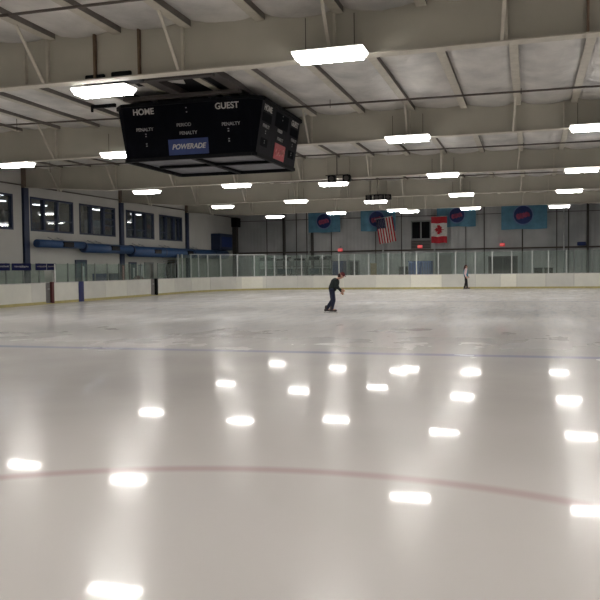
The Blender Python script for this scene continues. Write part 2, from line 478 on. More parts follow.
# window with two dark panes and the louvre under it
o = struct(MB().box(-9.05, -7.45, WE-.06, WE, 3.78, 5.32).build('window_6', 'alu_dim'))
for k in range(2): MB().box(-8.95+.76*k, -8.31+.76*k, WE-.075, WE-.05, 3.9, 5.2).build('pane', 'black', o)
t = thing('wall_vent', 'grey louvred vent below the high window on the end wall', 'vent', (-8.25, WE, 3.06))
MB().box(-.8, .8, -.08, 0, 0, .70).build('frame', 'grey', t)
for k in range(5): MB().box(-.72, .72, -.10, -.08, .08+.12*k, .13+.12*k).build('slat', 'dark_steel', t)
# vertical columns and conduits of the end wall
EC = [(-21.2, .05), (-19.65, .18), (-18.6, .05), (-17.7, .05), (-17.2, .16), (-15.6, .05), (-11.9, .05), (-9.8, .05), (-4.75, .05), (-3.35, .07), (-.5, .10), (2.0, .07), (2.85, .08), (4.2, .16)]
for i, (u, wd) in enumerate(EC):
    big = wd > .15
    o = MB().box(u-wd/2, u+wd/2, WE-(.3 if big else .1), WE, -.03, 6.3).build('wall_column' if big else 'wall_conduit', 'dark_steel')
    tag(o, 'dark steel column standing against the grey end wall' if big else 'thin dark vertical seam strip on the grey end wall',
        'column' if big else 'conduit', 'dark columns of the end wall' if big else 'thin vertical strips of the end wall')
tag(MB().cyl((-11.25, WE-.35, -.03), (-11.25, WE-.35, 3.4), .07).build('white_pole', 'alu'), 'pale vertical pole below the striped flag on the end wall', 'pole')
tag(MB().cyl((-7.15, WE-.35, -.03), (-7.15, WE-.35, 3.1), .06).build('white_pole', 'alu'), 'pale pole beside the blue containers below the red and white leaf flag', 'pole')
tag(MB().cyl((-17.45, WE-.35, -.03), (-17.45, WE-.35, 4.4), .05).build('white_pole', 'alu'), 'pale thin pole under the leftmost light blue banner', 'pole')
tag(MB().cyl((2.5, WE-.35, -.03), (2.5, WE-.35, 6.1), .05).build('white_pole', 'alu'), 'tall pale pole right of the rightmost banner', 'pole')

# blue columns of the left wall ----------------------------------------------
CL = {32.62: 'dark blue column nearest the camera on the left wall', 41.95: 'middle dark blue column on the left wall, between the second and third visible windows',
      51.35: 'farthest dark blue column on the left wall, right of the last upper window'}
for w, lb in CL.items():
    t = thing('blue_column', lb, 'column', (WL, w, -.03))
    mb = MB(); mb.box(0, .03, -.2, .2, 0, 5.78); mb.box(.10, .13, -.2, .2, 0, 5.78); mb.box(.03, .10, -.03, .03, 0, 5.78)
    mb.build('shaft', 'blue', t)
    MB().box(0, .14, -.2, .2, 5.78, 6.85).build('haunch', 'haunch', t)
    if w == 41.95: MB().box(.13, .16, -.18, .12, .9, 2.0).build('pad', 'maroon', t)
    if w == 41.95: MB().box(.16, .165, -.15, .0, .95, 1.95).build('poster', 'ad_pink', t)
t = thing('corner_column', 'dark column in the far left corner of the hall', 'column', (WL, 60.6, -.03))
MB().box(0, .35, -.25, .25, 0, 6.0).build('shaft', 'dark_steel', t)
MB().box(-.0, .5, -.45, .45, 5.2, 5.95).build('bracket', 'black', t)

# ------------------------------------------------------------------ roof steel
BLAB = {14.0: 'pale steel roof beam nearest the camera, spanning the top of the photo', 23.3: 'pale steel roof beam just behind the scoreboard, second nearest',
        32.62: 'third nearest pale steel roof beam, meeting the first blue column', 41.95: 'fourth nearest pale steel roof beam, meeting the middle blue column',
        51.35: 'farthest visible pale steel roof beam above the banners', 4.7: 'pale steel roof beam overhead, behind the top edge of the photo', -4.6: 'pale steel roof beam behind the camera'}
for w in BEAMS:
    vis = w > 10
    t = thing('roof_beam', BLAB[w], 'beam', (0, w, 0))
    prof = [(WL, 5.80), (-19.2, 5.46), (-16, 5.50), (WR, 5.50)]
    web = MB()
    pts = [(u, 0, z) for u, z in prof]+[(WR, 0, zr(WR)-.01), (WL, 0, zr(WL)-.01)]
    web.poly(pts, (0, .02, 0)); web.build('web', 'beam', t)
    fl = MB()
    for (u0, z0), (u1, z1) in zip(prof[:-1], prof[1:]):
        fl.hexa([(u0, -.13, z0-.025), (u1, -.13, z1-.025), (u1, .15, z1-.025), (u0, .15, z0-.025),
                 (u0, -.13, z0), (u1, -.13, z1), (u1, .15, z1), (u0, .15, z0)])
    fl.build('lower_flange', 'flange', t)
    if not vis: continue
    off = {14.0: 0, 23.3: .35, 32.62: -.3, 41.95: .2, 51.35: -.1}[w]
    for u in (-10.1, -8.45, -7.45, .95):
        MB().box(u-.02, u+.02, -.09, 0, 5.5, zr(u)-.16).build('splice_plate', 'rust' if w == 14.0 and u > -9 else 'purlin', t)
    for k in range(10):
        u = -.4-3.06*k+.02
        if u > WL+2 and min(abs(u-q) for q in (-10.1, -8.45, -7.45)) > .3:
            MB().box(u-.025, u+.025, -.08, 0, 5.5, zr(u)-.14).build('stiffener', 'flange', t)
    for k in range(8):
        u = -.4-3.06*k
        MB().bar((u-.05, -.11, 5.51), (u+.05, -1.15, zr(u)-.2), .055, .03).build('brace', 'flange', t)
        MB().bar((u-.05, .13, 5.51), (u+.05, 1.15, zr(u)-.2), .055, .03).build('brace', 'flange', t)
for u in PURL:
    if u < WL or u > WR: continue
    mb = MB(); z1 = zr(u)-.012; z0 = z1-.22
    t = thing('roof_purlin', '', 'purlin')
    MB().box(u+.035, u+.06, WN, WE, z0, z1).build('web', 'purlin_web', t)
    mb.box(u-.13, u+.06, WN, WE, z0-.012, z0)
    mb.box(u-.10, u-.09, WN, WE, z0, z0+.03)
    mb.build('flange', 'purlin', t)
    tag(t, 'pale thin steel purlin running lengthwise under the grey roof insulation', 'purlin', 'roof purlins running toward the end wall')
# sprinkler pipes in front of beams
for i, w in enumerate(BEAMS[2:]):
    w0 = w-2.0; mb = MB(); z = 6.12
    mb.cyl((WL+.1, w0, z+.36), (-9, w0, z+.13), .028, n=8); mb.cyl((-9, w0, z+.13), (WR, w0, z+.02), .028, n=8)
    n_ = ['nearest', 'second nearest', 'third nearest', 'fourth nearest', 'farthest'][i]
    t = thing('sprinkler_pipe', 'thin dark sprinkler pipe crossing under the purlins before the %s roof beam' % n_, 'pipe', (0, 0, 0))
    mb.build('pipe', 'pipe', t)
    for k in range(6):
        u = -21+k*5.2; MB().cyl((u, w0, z+.02), (u, w0, zr(u)-.2), .01, n=6).build('hanger', 'dark_steel', t)

# ------------------------------------------------------------------ high bay lights
proto = None
def make_light():
    t = thing('high_bay_light', '', 'light', (0, 0, 5.43))
    # housing: tapered pan
    mb = MB()
    mb.hexa([(-.66, -.29, .05), (.66, -.29, .05), (.66, .29, .05), (-.66, .29, .05), (-.58, -.2, .085), (.58, -.2, .085), (.58, .2, .085), (-.58, .2, .085)])
    mb.build('housing', 'white_metal', t)
    mb = MB()
    mb.hexa([(-.60, -.23, -.07), (.60, -.23, -.07), (.60, .23, -.07), (-.60, .23, -.07), (-.67, -.29, .05), (.67, -.29, .05), (.67, .29, .05), (-.67, .29, .05)])
    dfo = mb.bevel(.03, 2).build('side_lens', 'lamp_side', t)
    MB().box(-.585, .585, -.215, .215, -.078, -.0705).build('diffuser', 'lamp', t)
    for s in (-1, 1):
        MB().cyl((s*.45, 0, .085), (s*.45, 0, .70), .008, n=6).build('hanger', 'dark_steel', t)
    return t
LG = {
 'B1': [(-8.66, 14.62, 'large bright ceiling light at upper left, just above and left of the scoreboard'),
        (-3.43, 13.55, 'largest bright ceiling light, right of the scoreboard at the nearest beam')],
 'B2': [(-17.50, 23.48, 'bright ceiling light at the left edge, above the leftmost upper windows'),
        (-12.85, 22.69, 'ceiling light partly hidden behind the lower left edge of the scoreboard'),
        (-8.62, 25.2, 'ceiling light hidden directly behind the scoreboard'),
        (-3.46, 22.98, 'bright ceiling light under the second nearest beam, right of the scoreboard'),
        (1.75, 22.98, 'bright ceiling light cut by the right edge of the photo')],
 'B3': [(-17.78, 33.79, 'bright ceiling light below the scoreboard left corner, above the fourth upper window'),
        (-12.76, 32.85, 'bright ceiling light just below the scoreboard underside'),
        (-8.50, 34.0, 'bright ceiling light hanging under a pair of dark speakers'),
        (-3.44, 32.55, 'bright ceiling light under the third beam, straight above the leaf flag'),
        (2.03, 33.0, 'bright ceiling light under the third beam near the right edge')],
 'B4': [(-17.83, 43.56, 'small ceiling light under the fourth beam nearest the left wall'),
        (-12.66, 41.85, 'small ceiling light above the leftmost light blue banner, under the fourth beam'),
        (-8.50, 44.0, 'small ceiling light hanging under a row of dark speakers'),
        (-3.45, 41.7, 'small ceiling light above the right part of the third banner, under the fourth beam'),
        (1.98, 42.0, 'small ceiling light under the fourth beam at the right, above the far end')],
 'B5': [(-17.8, 53.47, 'smallest ceiling light at the far left, near the grey end wall'),
        (-12.79, 51.83, 'small ceiling light overlapping the top of the leftmost banner'),
        (-8.43, 51.1, 'left one of two overlapping small ceiling lights left of the high window'),
        (-7.85, 52.6, 'right one of two overlapping small ceiling lights left of the high window'),
        (-3.68, 51.6, 'small ceiling light overlapping the top right corner of the third banner'),
        (1.87, 52.6, 'small ceiling light overlapping the right end of the rightmost banner')],
}
L0 = make_light(); first = True
for k, ls in LG.items():
    for (u, w, lb) in ls:
        if first: L0.location = (u, w, 5.43); L0['label'] = lb; first = False
        else: dup(L0, (u, w, 5.43), lb)
for w in BEAMS+[60.2]:
    us_ = [7.3]
    if w in (4.7, -4.6): us_ = [-17.8, -12.75, -8.5, -3.45, 1.95, 7.3]
    if w == 14.0: us_ = [-17.8, -12.75, 1.95+.4, 7.3]
    if w == 60.2: us_ = []
    for u in us_: dup(L0, (u, w, 5.43 if w != 60.2 else 5.43), 'ceiling light outside the picture, in the same rows as the visible ones', 'ceiling lights outside the picture')

# dark speaker clusters over two of the lights
def speakers(u, w, n, lb):
    t = thing('speaker_cluster', lb, 'speaker', (u, w, 5.36))
    MB().bar((-.5, 0, .22), (.5, 0, .22), .05, .04).build('bracket', 'dark_steel', t)
    MB().cyl((0, 0, .2), (0, 0, 1.1), .02, n=8).build('hanger', 'dark_steel', t)
    xs = [-.2, .45] if n == 2 else [-.45, -.02, .22, .62]
    for x in xs:
        mb = MB(); mb.hexa([(x-.16, -.22, -.1), (x+.16, -.22, -.1), (x+.13, .2, -.06), (x-.13, .2, -.06),
                            (x-.17, -.2, .2), (x+.17, -.2, .2), (x+.13, .2, .2), (x-.13, .2, .2)])
        s = mb.bevel(.02).build('speaker', 'black', t)
        MB().cyl((x, -.23, .05), (x, -.21, .05), .11, n=16).build('speaker_cone', 'dark_steel', s)
speakers(-7.87, 32.1, 2, 'pair of dark speakers hanging above a light in the middle of the ceiling')
speakers(-7.92, 41.45, 4, 'row of dark speakers hanging above a light left of the high window')
t = thing('light_mount', 'dark mounting hardware on the nearest beam above the upper left light', 'mount', (-8.15, 14.25, 5.5))
MB().box(-.55, -.1, -.3, .3, .0, .1).bevel(.02).build('plate', 'black', t)
MB().box(.05, .5, -.3, .3, .02, .12).bevel(.02).build('plate', 'black', t)

# ------------------------------------------------------------------ scoreboard
# two half sizes: across the rink (x) and along it (y)
SB = thing('scoreboard', 'large black four-sided scoreboard hanging from the roof, lettered HOME and GUEST', 'scoreboard', (-8.75, 21.0, 4.62))
def V(u, w, z): return Vector((u+8.75, w-21.0, z-4.62))
zb, zt = 4.65, 6.10
def ring(h, k, c, z):
    return [V(-8.84+x, 21.0+y, z) for x, y in ((-h+c, -k), (h-c, -k), (h, -k+c), (h, k-c), (h-c, k), (-h+c, k), (-h, k-c), (-h, -k+c))]
Bt, Tp = ring(1.90, 1.80, .08, zb), ring(2.14, 2.02, .30, zt)
names = ['face_panel', 'corner_panel']*4
for i in range(8):
    j = (i+1) % 8
    mb = MB(); a, b_, c, d = Bt[i], Bt[j], Tp[j], Tp[i]
    n = (b_-a).cross(d-a).normalized()*(-.05)
    mb.poly([a, b_, c, d], n)
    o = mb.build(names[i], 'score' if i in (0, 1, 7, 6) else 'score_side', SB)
# lower rim, top rim
for nm, R_, dz in (('lower_rim', Bt, -.07), ('upper_rim', Tp, .05)):
    mb = MB()
    for i in range(8): mb.bar(R_[i], R_[(i+1) % 8], .10, .09)
    mb.build(nm, 'black', SB)
mb = MB(); mb.poly([p+Vector((0, 0, .05)) for p in Bt], (0, 0, .03)); mb.build('underside', 'score_under', SB)
mb = MB()
mb.bar(V(-8.75, 19.25, zb), V(-8.75, 22.75, zb), .14, .07); mb.bar(V(-10.5, 20.85, zb), V(-7.0, 20.85, zb), .16, .07)
mb.build('underside_frame', 'black', SB)
mb = MB(); mb.poly([p-Vector((0, 0, .02)) for p in Tp], (0, 0, .02)); mb.build('top_cover', 'black', SB)
# hardware on faces.  local face frame: origin centre of bottom edge, x right, y up along face
def face_frame(i):
    a, b_, c, d = Bt[i], Bt[(i+1) % 8], Tp[(i+1) % 8], Tp[i]
    x = (b_-a).normalized(); up = ((c+d)/2-(a+b_)/2); h = up.length; up.normalize(); n = x.cross(up)
    m = Matrix(((x.x, up.x, n.x, 0), (x.y, up.y, n.y, 0), (x.z, up.z, n.z, 0), (0, 0, 0, 1)))
    return Matrix.Translation((a+b_)/2+n*.004) @ m, h
for i in (0, 2, 4, 6):
    m, H = face_frame(i)
    def put(txt, x, y, size, mat='letter', **k): return text_mesh('lettering', txt, size, mat, SB, m @ Matrix.Translation((x, y, .004)), **k)
    put('HOME', -1.22, H-.19, .225, bold=.004); put('GUEST', 1.22, H-.19, .225, bold=.004)
    put('PENALTY', -1.22, H-.66, .125, 'letter_dim', bold=.002); put('PENALTY', 1.30, H-.66, .125, 'letter_dim', bold=.002)
    put('PERIOD', -.05, H-.60, .125, 'letter_dim', bold=.002); put('PENALTY', .06, H-.82, .125, 'letter_dim', bold=.002)
    def rect(nm, x0, x1, y0, y1, mat, z=.003):
        mb = MB(); pts = [m @ Vector((x, y, 0)) for x, y in ((x0, y0), (x1, y0), (x1, y1), (x0, y1))]
        n = (m.to_3x3() @ Vector((0, 0, 1))).normalized()*z
        mb.poly(pts, n); return mb.build(nm, mat, SB)
    # indicator lamps
    for (x, y) in ((.05, H-.16), (.06, H-.27), (-1.2, H-.78), (-1.2, H-.84), (-1.2, H-1.04), (-1.2, H-1.10), (1.22, H-.78), (1.22, H-.84), (1.22, H-1.04), (1.22, H-1.10)):
        rect('indicator', x-.02, x+.02, y-.014, y+.014, 'letter_dim', .006)
    # dark digit windows
    for (x0, x1, y0, y1) in ((-1.6, -.85, H-.55, H-.32), (.85, 1.6, H-.55, H-.32), (-.55, .6, H-.52, H-.12), (-1.5, -.95, H-1.2, H-.98), (.95, 1.5, H-1.2, H-.98)):
        rect('digit_window', x0, x1, y0, y1, 'score', .002)
    if i == 0:
        rect('advert_panel', -.55, .62, .08, .50, 'ad_blue', .008)
        text_mesh('advert_lettering', 'POWERADE', .19, 'letter', SB, m @ Matrix.Translation((.04, .29, .012)), shear=.3, bold=.004, sx=.95)
    elif i == 2:
        rect('advert_panel', -.32, .62, .08, .52, 'ad_red', .008)
        mb = MB()   # flowing pale script strokes
        pts = []
        for k in range(60):
            tt = k/59; x = -.22+.74*tt+.05*math.sin(tt*26); y = .27+.10*math.sin(tt*22)*(1-.3*tt)+.06*tt
            pts.append(m @ Vector((x, y, .014)))
        for k in range(59): mb.cyl(pts[k], pts[k+1], .016, n=6)
        mb.build('advert_lettering', 'ad_pink', SB)
for x, y in ((-1.2, -1.2), (1.2, -1.2), (1.2, 1.2), (-1.2, 1.2)):
    MB().cyl((x, y, 1.46), (x, y, 1.68), .02, n=8).build('hanger', 'dark_steel', SB)
# hoist frame above
t = thing('scoreboard_hoist', 'dark steel hoist frame between the roof beams above the scoreboard', 'frame', (-8.75, 18.6, 6.16))
for x in (-1.75, -.2, 1.5): MB().box(x-.15, x+.15, -4.3, 4.4, 0.10, .28).build('long_beam', 'dark_steel', t)
for y in (-1.6, .2, 2.6): MB().box(-1.75, 1.6, y-.10, y+.10, .02, .10).build('cross_beam', 'dark_steel', t)
MB().box(-1.4, 2.0, -2.6, -.2, .285, .30).build('cover_plate', 'black', t)
MB().box(-.2, 1.9, -1.2, 1.9, .26, .29).build('cover_plate', 'black', t)
MB().box(-1.2, .3, 1.0, 2.6, -.02, .2).bevel(.03).build('winch', 'black', t)
mb = MB(); mb.bar((-2.9, .4, -.0), (-2.15, .4, .0), .08, .09); mb.bar((-2.88, .4, 0), (-2.88, .4, -.14), .05, .05); mb.build('arm', 'black', t)

# ------------------------------------------------------------------ dasher boards
SEG = [('dasher_boards', 'long white dasher boards with yellow kickplate along the left side of the ice', 20.0, CUM[1], []),]
G1, G2 = (32.85, 33.55), (43.9, 44.85)
cyc = ['board', 'board_b', 'board', 'board_b', 'board_b']
def boards(lb, s0, s1, pale=(), width=2.44, first_off=0., group=None):
    t = thing('dasher_boards', lb, 'boards', (0, 0, 0), group=group)
    s = s0; k = 0; cuts = [s0]
    while cuts[-1]+width < s1-.6: cuts.append(cuts[-1]+width)
    cuts.append(s1)
    for p0, p1 in pale:
        cuts = [c for c in cuts if not (p0-.5 < c < p1+.5)]+[p0, p1]
    cuts = sorted(cuts)
    for a, c in zip(cuts[:-1], cuts[1:]):
        ispale = any(abs(a-p0) < .01 for p0, p1 in pale)
        ribbon(MB(), a+.008, c-.008, .13, 1.03, 0, .06).build('panel', 'board_c' if ispale else cyc[k % 5], t); k += 1
    ribbon(MB(), s0, s1, 0, .13, -.012, .06).build('kick_plate', 'yellow', t)
    ribbon(MB(), s0, s1, 1.03, 1.07, -.02, .10).build('cap_rail', 'cap', t)
    ribbon(MB(), s0, s1, .0, 1.03, .06, .10).build('backing', 'grey', t)
    return t
C1 = CUM[1]; C2 = CUM[15]; C3 = CUM[16]; C4 = CUM[30]
boards('white dasher boards at the left edge, left of the first open gate', 0., G1[0])
tb = boards('white dasher boards on the left between the two open gates, with a blue stripe', G1[1], G2[0])
ribbon(MB(), 35.72, 36.22, .0, 1.075, -.022, -.0125).build('blue_stripe', 'boardblue', tb)
boards('white dasher boards right of the second open gate, before the rounded corner', G2[1], C1)
cb = boards('curved white dasher boards of the far left corner', C1, C2)
def su(u): return C2+(u-(BL+7))
cornerpale = C2-1.0
boards('white dasher boards along the far end of the ice below the banners', C2, C3, pale=((su(-8.45), su(-6.15)), (su(-2.0), su(-.85))))
boards('curved white dasher boards of the far right corner', C3, C4)
boards('white dasher boards along the right side, outside the picture', C4, CUM[-1], width=4.)
# pale repainted panel near the far left corner
ribbon(MB(), su(-21.6)+.0, su(-19.9)+.0, .14, 1.03, -.012, -.004).build('cover_panel', 'board_c', cb)
# gates (open, recessed)
def gate(a, c, lb, edge):
    t = thing('rink_gate', lb, 'gate', (BL, a, 0))
    L_ = c-a
    MB().box(-.10, -.06, .03, L_*.62, .05, 1.05).build('gate_panel', 'grey', t)
    MB().box(-.10, .02, L_*.68, L_-.02, .03, 1.10).build('gate_edge', edge, t)
    MB().box(-.12, .0, 0, L_, .0, .05).build('threshold', 'yellow', t)
    MB().cyl((-.05, L_*.35, .75), (-.05, L_*.55, .75), .015, n=8).build('latch', 'alu', t)
gate(*G1, 'grey open gate with a dark maroon edge in the left boards', 'maroon')
gate(*G2, 'grey open gate with a black edge in the left boards, farther away', 'black')

# glass shielding -----------------------------------------------------------
def shield(lb, s0, s1, z1, posts, mat='alu', pw=.07, white=()):
    t = thing('glass_shield', lb, 'glass', (0, 0, 0))
    ps = sorted([p for p in posts if s0-.01 <= p <= s1+.01])
    ed = [s0]+[p for p in ps if s0+.2 < p < s1-.2]+[s1]
    for a, c in zip(ed[:-1], ed[1:]):
        ribbon(MB(), a+.02, c-.02, 1.07, z1, .03, .042).build('glass_pane', 'glass', t)
    for p in ps:
        ribbon(MB(), p-pw/2, p+pw/2, 1.07, z1+.04, .0, .08).build('post', mat, t)
    return t
shield('low glass along the left boards, behind the blue sign strips', 20, G1[0]-.02, 2.0, [20+1.24*k for k in range(0, 11)], 'alu_dim', .035)
sg = shield('low greenish glass along the left boards between the gates', G1[1]+.16, G2[0]-.02, 2.0, [G1[1]+1.3*k for k in range(1, 8)], 'alu_dim', .035)
shield('low glass right of the farther gate on the left boards', G2[1]+.02, 47.6, 2.05, [44.95, 46.0, 46.9, 47.5], 'alu_dim', .035)
shield('tall glass with pale posts around the far left corner', 47.9, C2-3.0, 2.66, [47.95, 48.6, 50.0, 51.1, 52.2, 53.5, 55.0, 56.4, 57.3], 'alu', .09)
# far end posts at measured positions
fe = [-20.6, -19.25, -17.95, -16.7, -15.2, -13.9, -12.7, -11.6, -10.1, -8.9, -8.0, -6.4, -5.15, -3.75, -2.55, -1.2, .2, 1.3, 2.5, 3.8]
shield('tall glass with pale posts along the far end behind the skaters', su(-21.3)+.6, C3, 2.66, [su(u) for u in fe if u > -15.9]+[C2-.9, C2-2.1, C2-3.0], 'alu', .08)
shield('tall glass around the far right corner', C3+.02, C4, 2.66, [C3+1.2*k for k in range(1, 8)], 'alu_dim', .07)
# framed gate structure at corner glass
t = thing('glass_gate_frame', 'pale metal frame of the tall glass gate near the far left corner', 'frame', (0, 0, 0))
ribbon(MB(), 49.9, 57.3, 2.705, 2.75, .0, .08).build('top_rail', 'alu', t)
# sign strips on left glass
for i, (a, c, lb) in enumerate(((28.9, 30.12, 'blue sign strip at the left edge of the photo on top of the glass'), (30.27, 31.7, 'longest blue sign strip on the left glass, left of the first blue column'),
                   (32.05, 32.92, 'blue sign strip just right of the first blue column'), (32.98, 33.72, 'blue sign strip ending at the first open gate, rightmost of its row'))):
    t = thing('sign_strip', lb, 'sign', (BL+.005, (a+c)/2, 1.69))
    h = (c-a)/2
    MB().box(-.0, .02, -h, h, 0, .33).build('sign_panel', 'sign_blue', t)
    mb = MB(); rr = random.Random(i); y = -h*.75    # faint illegible marks
    while y < h*.7:
        wv = .05+rr.random()*.08; mb.box(.02, .024, y, y+wv, .13+rr.random()*.03, .20+rr.random()*.03); y += wv+.03
    mb.build('faint_lettering', 'letter_dim' if i < 2 else 'grey', t)
tag(ribbon(MB(), 33.57, 33.67, 1.075, 2.0, -.03, .09).build('glass_post', 'white_metal'), 'pale thick post at the right side of the first open gate', 'post')

# ------------------------------------------------------------------ duct
t = thing('air_duct', 'long round blue air duct running along the left wall under the windows', 'duct', (0, 0, 0))
U = WL+.50
segs = [(32.84, 37.0, .20, 3.03), (37.0, 42.2, .26, 2.9), (42.2, 57.6, .33, 2.80)]
for a, c, r, z in segs:
    MB().cyl((U, a, z), (U, c, z), r, n=24).build('duct_section', 'duct', t)
for a, z, r in ((37.0, 2.95, .27), (42.2, 2.85, .34), (46.5, 2.8, .34), (51.0, 2.8, .34), (55.0, 2.8, .34)):
    MB().cyl((U, a-.05, z), (U, a+.05, z), r, n=24).build('collar', 'blue', t)
for a, z, r in ((35.3, 3.0, .2), (40.0, 2.9, .26), (45.2, 2.8, .33), (50.2, 2.8, .33)):
    g = MB().box(U+r*.75, U+r+.04, a-.45, a+.45, z-.10, z+.16).build('register', 'black', t)
    mb = MB()
    for k in range(4): mb.box(U+r+.04, U+r+.05, a-.4, a+.4, z-.07+.055*k, z-.05+.055*k)
    mb.build('louvre', 'dark_steel', g)
for a, z in ((34.9, 3.2), (38.6, 3.16), (43.7, 3.13), (47.3, 3.13), (51.9, 3.13)):
    mb = MB(); mb.bar((WL, a-.4, z+.2), (U, a-.4, z-.02), .03, .03); mb.bar((WL, a+.4, z+.2), (U, a+.4, z-.02), .03, .03); mb.bar((U-.1, a-.4, z+.1), (U-.1, a+.4, z+.1), .03, .03)
    mb.build('bracket', 'alu_dim', t)
t = thing('air_handler', 'dark blue box unit above the far end of the blue duct', 'unit', (WL, 57.1, 3.15))
MB().box(0, .8, -1.3, 1.3, 0, 1.3).bevel(.03).build('casing', 'blue', t)
MB().box(.8, .83, -1.0, 1.0, .25, 1.05).build('grille', 'navy', t)

# ------------------------------------------------------------------ behind the left glass
def bench(w0, w1, mat, lb):
    t = thing('players_bench', lb, 'bench', (WL+.1, (w0+w1)/2, -.03)); L_ = (w1-w0)/2
    MB().box(0, .42, -L_, L_, .95, 1.03).build('seat', mat, t)
    MB().box(0, .06, -L_, L_, 1.03, 1.50).build('backrest', mat, t)
    for s in (-1, 1): MB().box(.03, .38, s*(L_-.08)-.03, s*(L_-.08)+.03, 0, .95).build('leg', 'black', t)
bench(38.5, 39.95, 'navy', 'dark navy bench behind the left glass, right of the blue framed door')
bench(40.3, 41.6, 'blue', 'blue bench behind the left glass beside the middle blue column')
t = thing('equipment_bag', 'dark reddish equipment bag behind the boards right of the middle blue column', 'bag', (WL+.45, 43.2, .75))
MB().sphere((0, 0, .3), .33, (1, 1.3, .75), 16).build('bag_body', 'maroon', t)
MB().cyl((0, -.2, .52), (0, .2, .52), .02).build('handle', 'black', t)
MB().box(-.25, .25, -.3, .3, -.78, .1).build('stool', 'black', t)
# dark doorway contents: rack with hanging gear
t = thing('gear_rack', 'black metal rack hung with dark gear in the dark opening of the left wall', 'rack', (WL+.3, 48.0, -.03))
mb = MB()
for y in (-1.0, 1.0): mb.cyl((0, y, 0), (0, y, 2.3), .025)
mb.cyl((0, -1.0, 2.25), (0, 1.0, 2.25), .025); mb.cyl((0, -1.0, .3), (0, 1.0, .3), .025); mb.cyl((0, -1, .3), (0, 1, 2.25), .02)
mb.build('rack_frame', 'alu_dim', t)
for k in range(3):
    MB().sphere((0, -.3+.55*k, 1.6), .5, (.35, .45, 1.15), 14).build('hanging_gear', ['black', 'dark_steel', 'black'][k], t)
t = thing('notice_board', 'pale blue notice panel on the left wall right of the teal door', 'panel', (WL-.001, 44.3, 1.2))
MB().box(0, .03, -.22, .22, 0, .8).build('board', 'duct', t)
MB().box(.03, .035, -.16, .16, .08, .7).build('notice', 'alu', t)

# ------------------------------------------------------------------ behind the far glass
def crate(u0, u1, z1, mat, lb, name='storage_container', d=1.2, y=WE-.6):
    t = thing(name, lb, 'container', ((u0+u1)/2, y, -.03)); h = (u1-u0)/2
    MB().box(-h, h, -d, 0, 0, z1).bevel(.03).build('body', mat, t)
    MB().box(-h-.02, h+.02, -d-.02, .0, z1, z1+.06).build('lid', mat, t)
    mb = MB()
    for k in range(4):
        x = -h+2*h*(k+.5)/4; mb.box(x-.03, x+.03, -d-.03, -d, .1, z1-.05)
    mb.build('rib', 'black' if mat == 'black' else 'navy', t)
crate(-9.0, -8.05, 2.05, 'tarp', 'left blue container behind the far glass, under the high window')
crate(-8.0, -7.25, 2.05, 'tarp', 'right blue container behind the far glass, beside the pale pole')
crate(-9.75, -9.15, 1.65, 'black', 'low black bin left of the blue containers behind the far glass')
crate(-15.1, -14.2, 2.15, 'navy', 'dark blue locker behind the crouching skater, left of the dark door')
crate(.35, .95, 1.42, 'black', 'left one of two small dark boxes behind the far right glass', d=.5)
crate(1.1, 1.7, 1.42, 'black', 'right one of two small dark boxes behind the far right glass', d=.5)
t = thing('sign_board', 'tan upright board behind the far glass, left of the pale pole', 'board', (-11.95, WE-.8, -.03))
MB().box(-.25, .25, -.04, 0, .15, 2.0).build('board', 'tan', t)
for s in (-1, 1): MB().box(s*.22-.03, s*.22+.03, -.2, .2, 0, .15).build('foot', 'black', t)
# dark netting roll / stored row high behind glass, left half of far end
rr = random.Random(5)
for k, (u0, u1) in enumerate(((-21.6, -20.3), (-20.1, -18.8), (-18.6, -17.5), (-17.3, -16.3), (-16.2, -15.5))):
    t = thing('storage_shelf', 'tall dark storage shelf with clutter on top behind the far left glass', 'shelf', ((u0+u1)/2, WE-.4, -.03), group='dark storage shelves behind the far left glass'); h = (u1-u0)/2
    mb = MB()
    for z in (.3, 1.15, 1.8, 2.3): mb.box(-h, h, -.7, 0, z, z+.05)
    mb.build('shelf_board', 'grey', t)
    for x in (-h+.04, h-.04):
        MB().box(x-.03, x+.03, -.7, -.64, 0, 2.5).build('upright', 'alu_dim', t)
    mb = MB(); x = -h+.05
    while x < h-.2:
        wv = .12+rr.random()*.2; mb.box(x, x+wv, -.6, -.1, 2.35, 2.45+rr.random()*.2); x += wv+.02
    mb.build('clutter', 'black', t)
    MB().box(-h+.06, h-.06, -.5, -.05, 1.2, 1.65).build('dark_bins', 'teal' if k % 2 else 'grey', t)
tag(MB().box(3.45, 4.05, WE-.5, WE-.12, 3.08, 3.35).bevel(.03).build('wall_speaker', 'navy'), 'small dark blue box on the girt near the right end of the end wall', 'box')

# exit signs
for i, (u, z, lb) in enumerate(((-14.75, 3.06, 'red exit sign above the leaning skater'), (-8.27, 3.20, 'red exit sign under the louvred vent'), (-1.98, 3.22, 'red exit sign below the rightmost banner'))):
    t = thing('exit_sign', lb, 'sign', (u, WE-.55, z-.12))
    MB().box(-.19, .19, 0, .08, .03, .27).bevel(.02).build('housing', 'red_led', t)
    MB().cyl((0, .04, .32), (0, .04, .45), .015).build('mount', 'dark_steel', t)
    MB().bar((0, .04, .44), (0, .55, .44), .03, .03).build('arm', 'dark_steel', t)
    text_mesh('lettering', 'EXIT', .16, 'exit_white', t, Matrix.Translation((0, -.006, .16)) @ Matrix.Rotation(PI/2, 4, 'X'))

